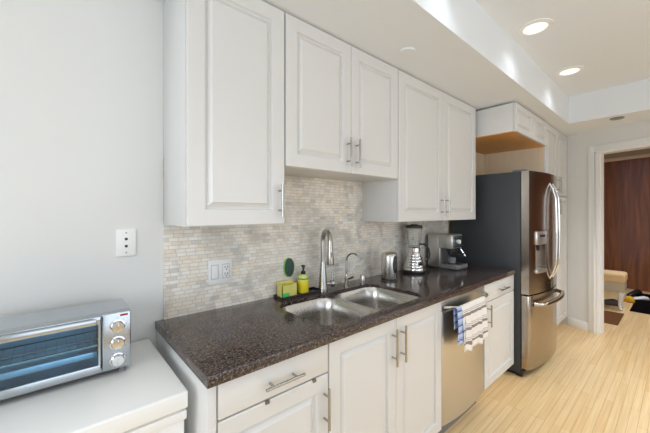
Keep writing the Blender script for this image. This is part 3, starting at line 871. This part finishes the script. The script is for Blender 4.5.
# ------------------------------------------------------------------ worktop appliances
KX, KY = 1.812, 1.375
t = thing('steel_canister', 'brushed steel cylinder with domed top and black oval panel near the backsplash', 'canister', (KX, KY, W0))
b = MB(); b.lathe((KX, KY, W0), [(.057, 0), (.0585, .004), (.0585, .158), (.056, .178), (.049, .191), (.032, .199), (.001, .201)], 40); b.build('body', 'steel', t, smooth=50)
b = MB(); b.lathe((KX, KY, W0), [(.0592, .004), (.0592, .012)], 40); b.build('base_ring', 'black', t)
b = MB(); n = 24; rings = []; ang = math.atan2(-.86, -.12)
for off, sc in ((.0575, 1.0), (.062, 1.0), (.064, .9)):
    ring = []
    for k in range(n):
        th = 2 * PI * k / n; u = .34 * sc * math.cos(th) * 1; z = .115 + .062 * sc * (1 if abs(math.sin(th)) > 2 else math.sin(th))
        ring.append((KX + off * math.cos(ang + u), KY + off * math.sin(ang + u), W0 + z))
    rings.append(ring)
b.loft(rings); b.build('panel', 'display', t)

LX, LY = 2.205, 1.425
t = thing('blender', 'retro chrome beehive blender with ribbed base, glass jar and black lid', 'blender', (LX, LY, W0))
b = MB()
prof = [(.088, .014)]
for k in range(6):
    z = .018 + k * .022; r = .0895 - .0042 * k - .0004 * k * k
    prof += [(r - .0015, z), (r, z + .004), (r - .003, z + .017), (r - .0065, z + .021)]
prof += [(.052, .152), (.046, .158), (.044, .166)]
b.lathe((LX, LY, W0), prof, 40); b.build('base', 'chrome', t, smooth=50)
b = MB(); b.lathe((LX, LY, W0), [(.086, 0), (.091, .004), (.091, .014), (.086, .016)], 36); b.build('foot_ring', 'black', t)
b = MB(); b.lathe((LX, LY, W0), [(.046, .165), (.05, .168), (.05, .195), (.044, .200), (.040, .205)], 30); b.build('collar', 'chrome', t)
b = MB(); b.lathe((LX, LY, W0), [(.040, .203), (.046, .215), (.062, .342), (.064, .357), (.0615, .357), (.0595, .342), (.0435, .217), (.001, .212)], 36); j = b.build('jar', 'glass', t, smooth=50)
b = MB(); b.lathe((LX, LY, W0), [(.060, .354), (.067, .358), (.067, .374), (.060, .379), (.03, .380), (.028, .386), (.001, .387)], 32); b.build('lid', 'black', t)
b = MB(); b.tube([(LX + .035, LY - .030, W0 + .225), (LX + .062, LY - .055, W0 + .222), (LX + .088, LY - .078, W0 + .19), (LX + .094, LY - .084, W0 + .14), (LX + .084, LY - .076, W0 + .10), (LX + .07, LY - .062, W0 + .085)], .007, 12); b.build('handle', 'black', t)
b = MB(); b.lathe((LX - .036, LY - .075, W0 + .075), [(.012, 0), (.012, .014), (.001, .016)], 16, 'y'); b.build('switch', 'black', t)
b = MB(); b.tube([(LX + .09, LY - .02, W0 + .008), (LX + .15, LY - .05, W0 + .006), (LX + .20, LY - .0, W0 + .006), (LX + .24, LY + .06, W0 + .006), (LX + .22, LY + .085, W0 + .03)], .004, 8); b.build('cord', 'black', t)

EX0, EX1, EY0, EY1 = 2.535, 2.725, 1.235, 1.495
t = thing('espresso_machine', 'silver espresso machine with steam wand and drip tray beside the fridge', 'coffee machine', ((EX0 + EX1) / 2, 1.37, W0))
b = MB(); b.box(EX0, EX1, EY1 - .115, EY1, W0 + .001, 1.20, .006); b.build('column', 'silverpl', t)
b = MB(); b.box(EX0, EX1, EY0 + .035, EY1 - .10, 1.085, 1.20, .006); b.box(EX0 + .004, EX1 - .004, EY0 + .04, EY1 - .01, 1.198, 1.207, .003); b.build('head', 'silverpl', t)
b = MB(); b.box(EX0 + .006, EX1 - .006, EY0 + .031, EY0 + .036, 1.094, 1.192, .002); fr = b.build('front_panel', 'ovensteel', t)
b = MB(); b.lathe(((EX0 + EX1) / 2 + .01, EY0 + .0315, 1.142), [(.020, 0), (.018, .016), (.001, .018)], 22, 'y'); b.build('knob', 'plastic', fr)
for x in (EX0 + .045, EX1 - .04): MB().lathe((x, EY0 + .0315, 1.172), [(.009, 0), (.009, .006), (.001, .007)], 14, 'y').build('button', 'black', fr)
b = MB(); b.box(EX0 - .003, EX1 + .004, EY0 - .012, EY1 - .117, W0, W0 + .034, .005); b.build('drip_tray', 'greypl', t)
b = MB()
for k in range(9): y = EY0 - .005 + k * .014; b.box(EX0 + .012, EX1 - .012, y, y + .006, W0 + .0335, W0 + .037)
b.build('drip_grille', 'chrome', t)
b = MB(); b.cyl((2.625, 1.325, 1.088), (2.625, 1.325, 1.05), .036, .034, 24); b.build('group_head', 'black', t)
b = MB(); b.cyl((2.625, 1.325, 1.055), (2.625, 1.325, 1.025), .033, .030, 24); b.cyl((2.625, 1.325, 1.025), (2.625, 1.325, 1.008), .012, .008, 12); b.tube([(2.61, 1.295, 1.043), (2.585, 1.24, 1.036), (2.57, 1.20, 1.03)], [.009, .012, .010], 12); b.build('portafilter', 'black', t)
b = MB(); b.tube([(2.70, 1.285, 1.088), (2.70, 1.265, 1.065), (2.705, 1.245, 1.03), (2.708, 1.238, 1.012)], [.005, .005, .0075, .006], 10); b.build('steam_wand', 'chrome', t)
o = MB().lathe((2.62, 1.315, W0 + .038), [(.024, 0), (.031, .004), (.034, .05), (.032, .052), (.029, .006), (.001, .004)], 24).build('steel_cup', 'greypl'); tag(o, 'small dark steel cup on the espresso machine drip tray', 'cup')

# ------------------------------------------------------------------ ceiling fixtures
def downlight(x, y, label, power=4.5, spread=128, cz=CZ):
    t = thing('recessed_light', label, 'ceiling light', (x, y, cz), 'recessed ceiling lights')
    b = MB(); n = 36; rings = []
    for r, z in ((.070, -.002), (.070, -.010), (.098, -.006), (.101, -.0005), (.080, -.0005)):
        rings.append([(x + r * math.cos(2 * PI * k / n), y + r * math.sin(2 * PI * k / n), cz + z) for k in range(n)])
    b.loft(rings, False, False); b.build('trim_ring', 'trimw', t)
    b = MB(); b.lathe((x, y, cz), [(.071, -.0005), (.070, -.004), (.05, -.006), (.001, -.007)], 32); b.build('lens', 'lens', t)
    d = bpy.data.lights.new('bulb', 'SPOT'); d.energy = power; d.color = (.88, .945, 1.0)
    d.spot_size = R(spread); d.spot_blend = 1.0; d.shadow_soft_size = .06
    o = bpy.data.objects.new('bulb', d); COL.objects.link(o); o.parent = t; o.location = (0, 0, -.02)
for x, lb in ((2.41, 'round recessed ceiling light nearer the camera, larger of the two in view'), (3.38, 'round recessed ceiling light farther away toward the doorway')):
    downlight(x, .635, lb)
downlight(1.44, .635, 'round recessed ceiling light above the sink side of the room')
downlight(.47, .635, 'added unseen ceiling light above the toaster oven side of the room')  # unseen lamp continuing the row, added for brightness
for x, y, p in ((.0, .1, 22), (3.1, -.25, 36), (3.6, -.9, 150)): downlight(x, y, 'added fill light along the middle of the room, out of frame', p, 130)  # unseen fill lamps, added to brighten the floor and end wall
for x, p in ((.6, 10), (2.6, 34)): downlight(x, -1.35, 'added fill light on the window side of the room, out of frame', p, 150)  # unseen fill lamps, added to lift the room and its far end
for lx in (.2, 1.5):
    q = EX @ Vector((lx, 1.7, 0)); downlight(q.x, q.y, 'added fill light in the hall, hidden above the doorway', 95, 160, 2.699)  # unseen hall lamps, added to brighten the wood wall

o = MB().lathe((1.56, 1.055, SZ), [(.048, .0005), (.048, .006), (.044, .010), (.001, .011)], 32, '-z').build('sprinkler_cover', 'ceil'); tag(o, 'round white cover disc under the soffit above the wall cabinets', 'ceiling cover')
o = MB().lathe((4.26, .419, SZ), [(.055, .0005), (.055, .006), (.05, .010), (.001, .011)], 32, '-z').build('sprinkler_cover', 'greypl'); tag(o, 'round grey cover disc under the soffit over the doorway', 'ceiling cover')

# ------------------------------------------------------------------ hall things seen through the doorway
def bench():
    t = thing('upholstered_bench', 'cream upholstered bench with white cabriole legs in the hall', 'bench', (5.7, .9, 0))
    X = Matrix.Translation((6.42, .535, 0))
    # local: x from -.52 to 0 (depth), y from 0 to .95 (length)
    b = MB(X); b.box(-.40, -.08, -.03, .95, .385, .525, .035, 4); b.build('cushion', 'cream', t)
    b = MB(X); b.box(-.39, -.09, -.02, .94, .26, .395, .012, 3); b.build('apron', 'creamside', t)
    for lx, ly, sx, sy in ((-.34, .03, -1, -1), (-.13, .03, 1, -1), (-.34, .89, -1, 1), (-.13, .89, 1, 1)):
        b = MB(X); pts = [(lx, ly, .275), (lx + .012 * sx, ly + .012 * sy, .22), (lx + .004 * sx, ly + .004 * sy, .14), (lx - .006 * sx, ly - .006 * sy, .07), (lx + .004 * sx, ly + .004 * sy, .025), (lx + .014 * sx, ly + .014 * sy, .002)]
        b.tube(pts, [.036, .034, .024, .017, .020, .024], 12); b.build('leg', 'paintleg', t)
bench()
o = MB().box(5.23, 5.86, .505, .95, .001, .012, .003).build('door_mat', 'brownmat'); tag(o, 'small brown mat on the floor just past the doorway', 'mat')
o = MB().box(6.12, 7.55, -1.1, .47, .001, .014, .004).build('floor_rug', 'rugblack'); tag(o, 'black rug on the hall floor along the dark wood wall', 'rug')
def shoe(x, y, rz, m, label, cat='slipper', L=.26, h=.075, name='slipper'):
    X = Matrix.Translation((x, y, .001)) @ Matrix.Rotation(rz, 4, 'Z')
    b = MB(X); rings = []; n = 14
    for f, wd, hh in ((0, .5, .55), (.06, .75, .8), (.25, .85, 1.0), (.5, .85, .85), (.75, 1, .6), (.92, .85, .42), (1, .45, .25)):
        rings.append([(L * (f - .5), .042 * wd * math.cos(2 * PI * k / n), h * hh * (.5 + .5 * math.sin(2 * PI * k / n)) if True else 0) for k in range(n)])
    b.loft(rings); o = b.build(name, m, smooth=60); tag(o, label, cat); return o
shoe(6.74, .56, R(60), 'slipyellow', 'yellow slipper on the floor behind the bench leg', h=.10, L=.22)
shoe(6.30, .72, R(100), 'slipgrey', 'dark grey slipper under the bench beside its front leg', h=.10)
shoe(7.25, .50, R(150), 'black', 'black shoe lying at the rug edge against the dark wood wall', 'shoe', .28, .12, 'shoe')
shoe(7.0, .42, R(120), 'plastic', 'pale shoe at the corner of the black rug', 'shoe', .22, .07, 'shoe')
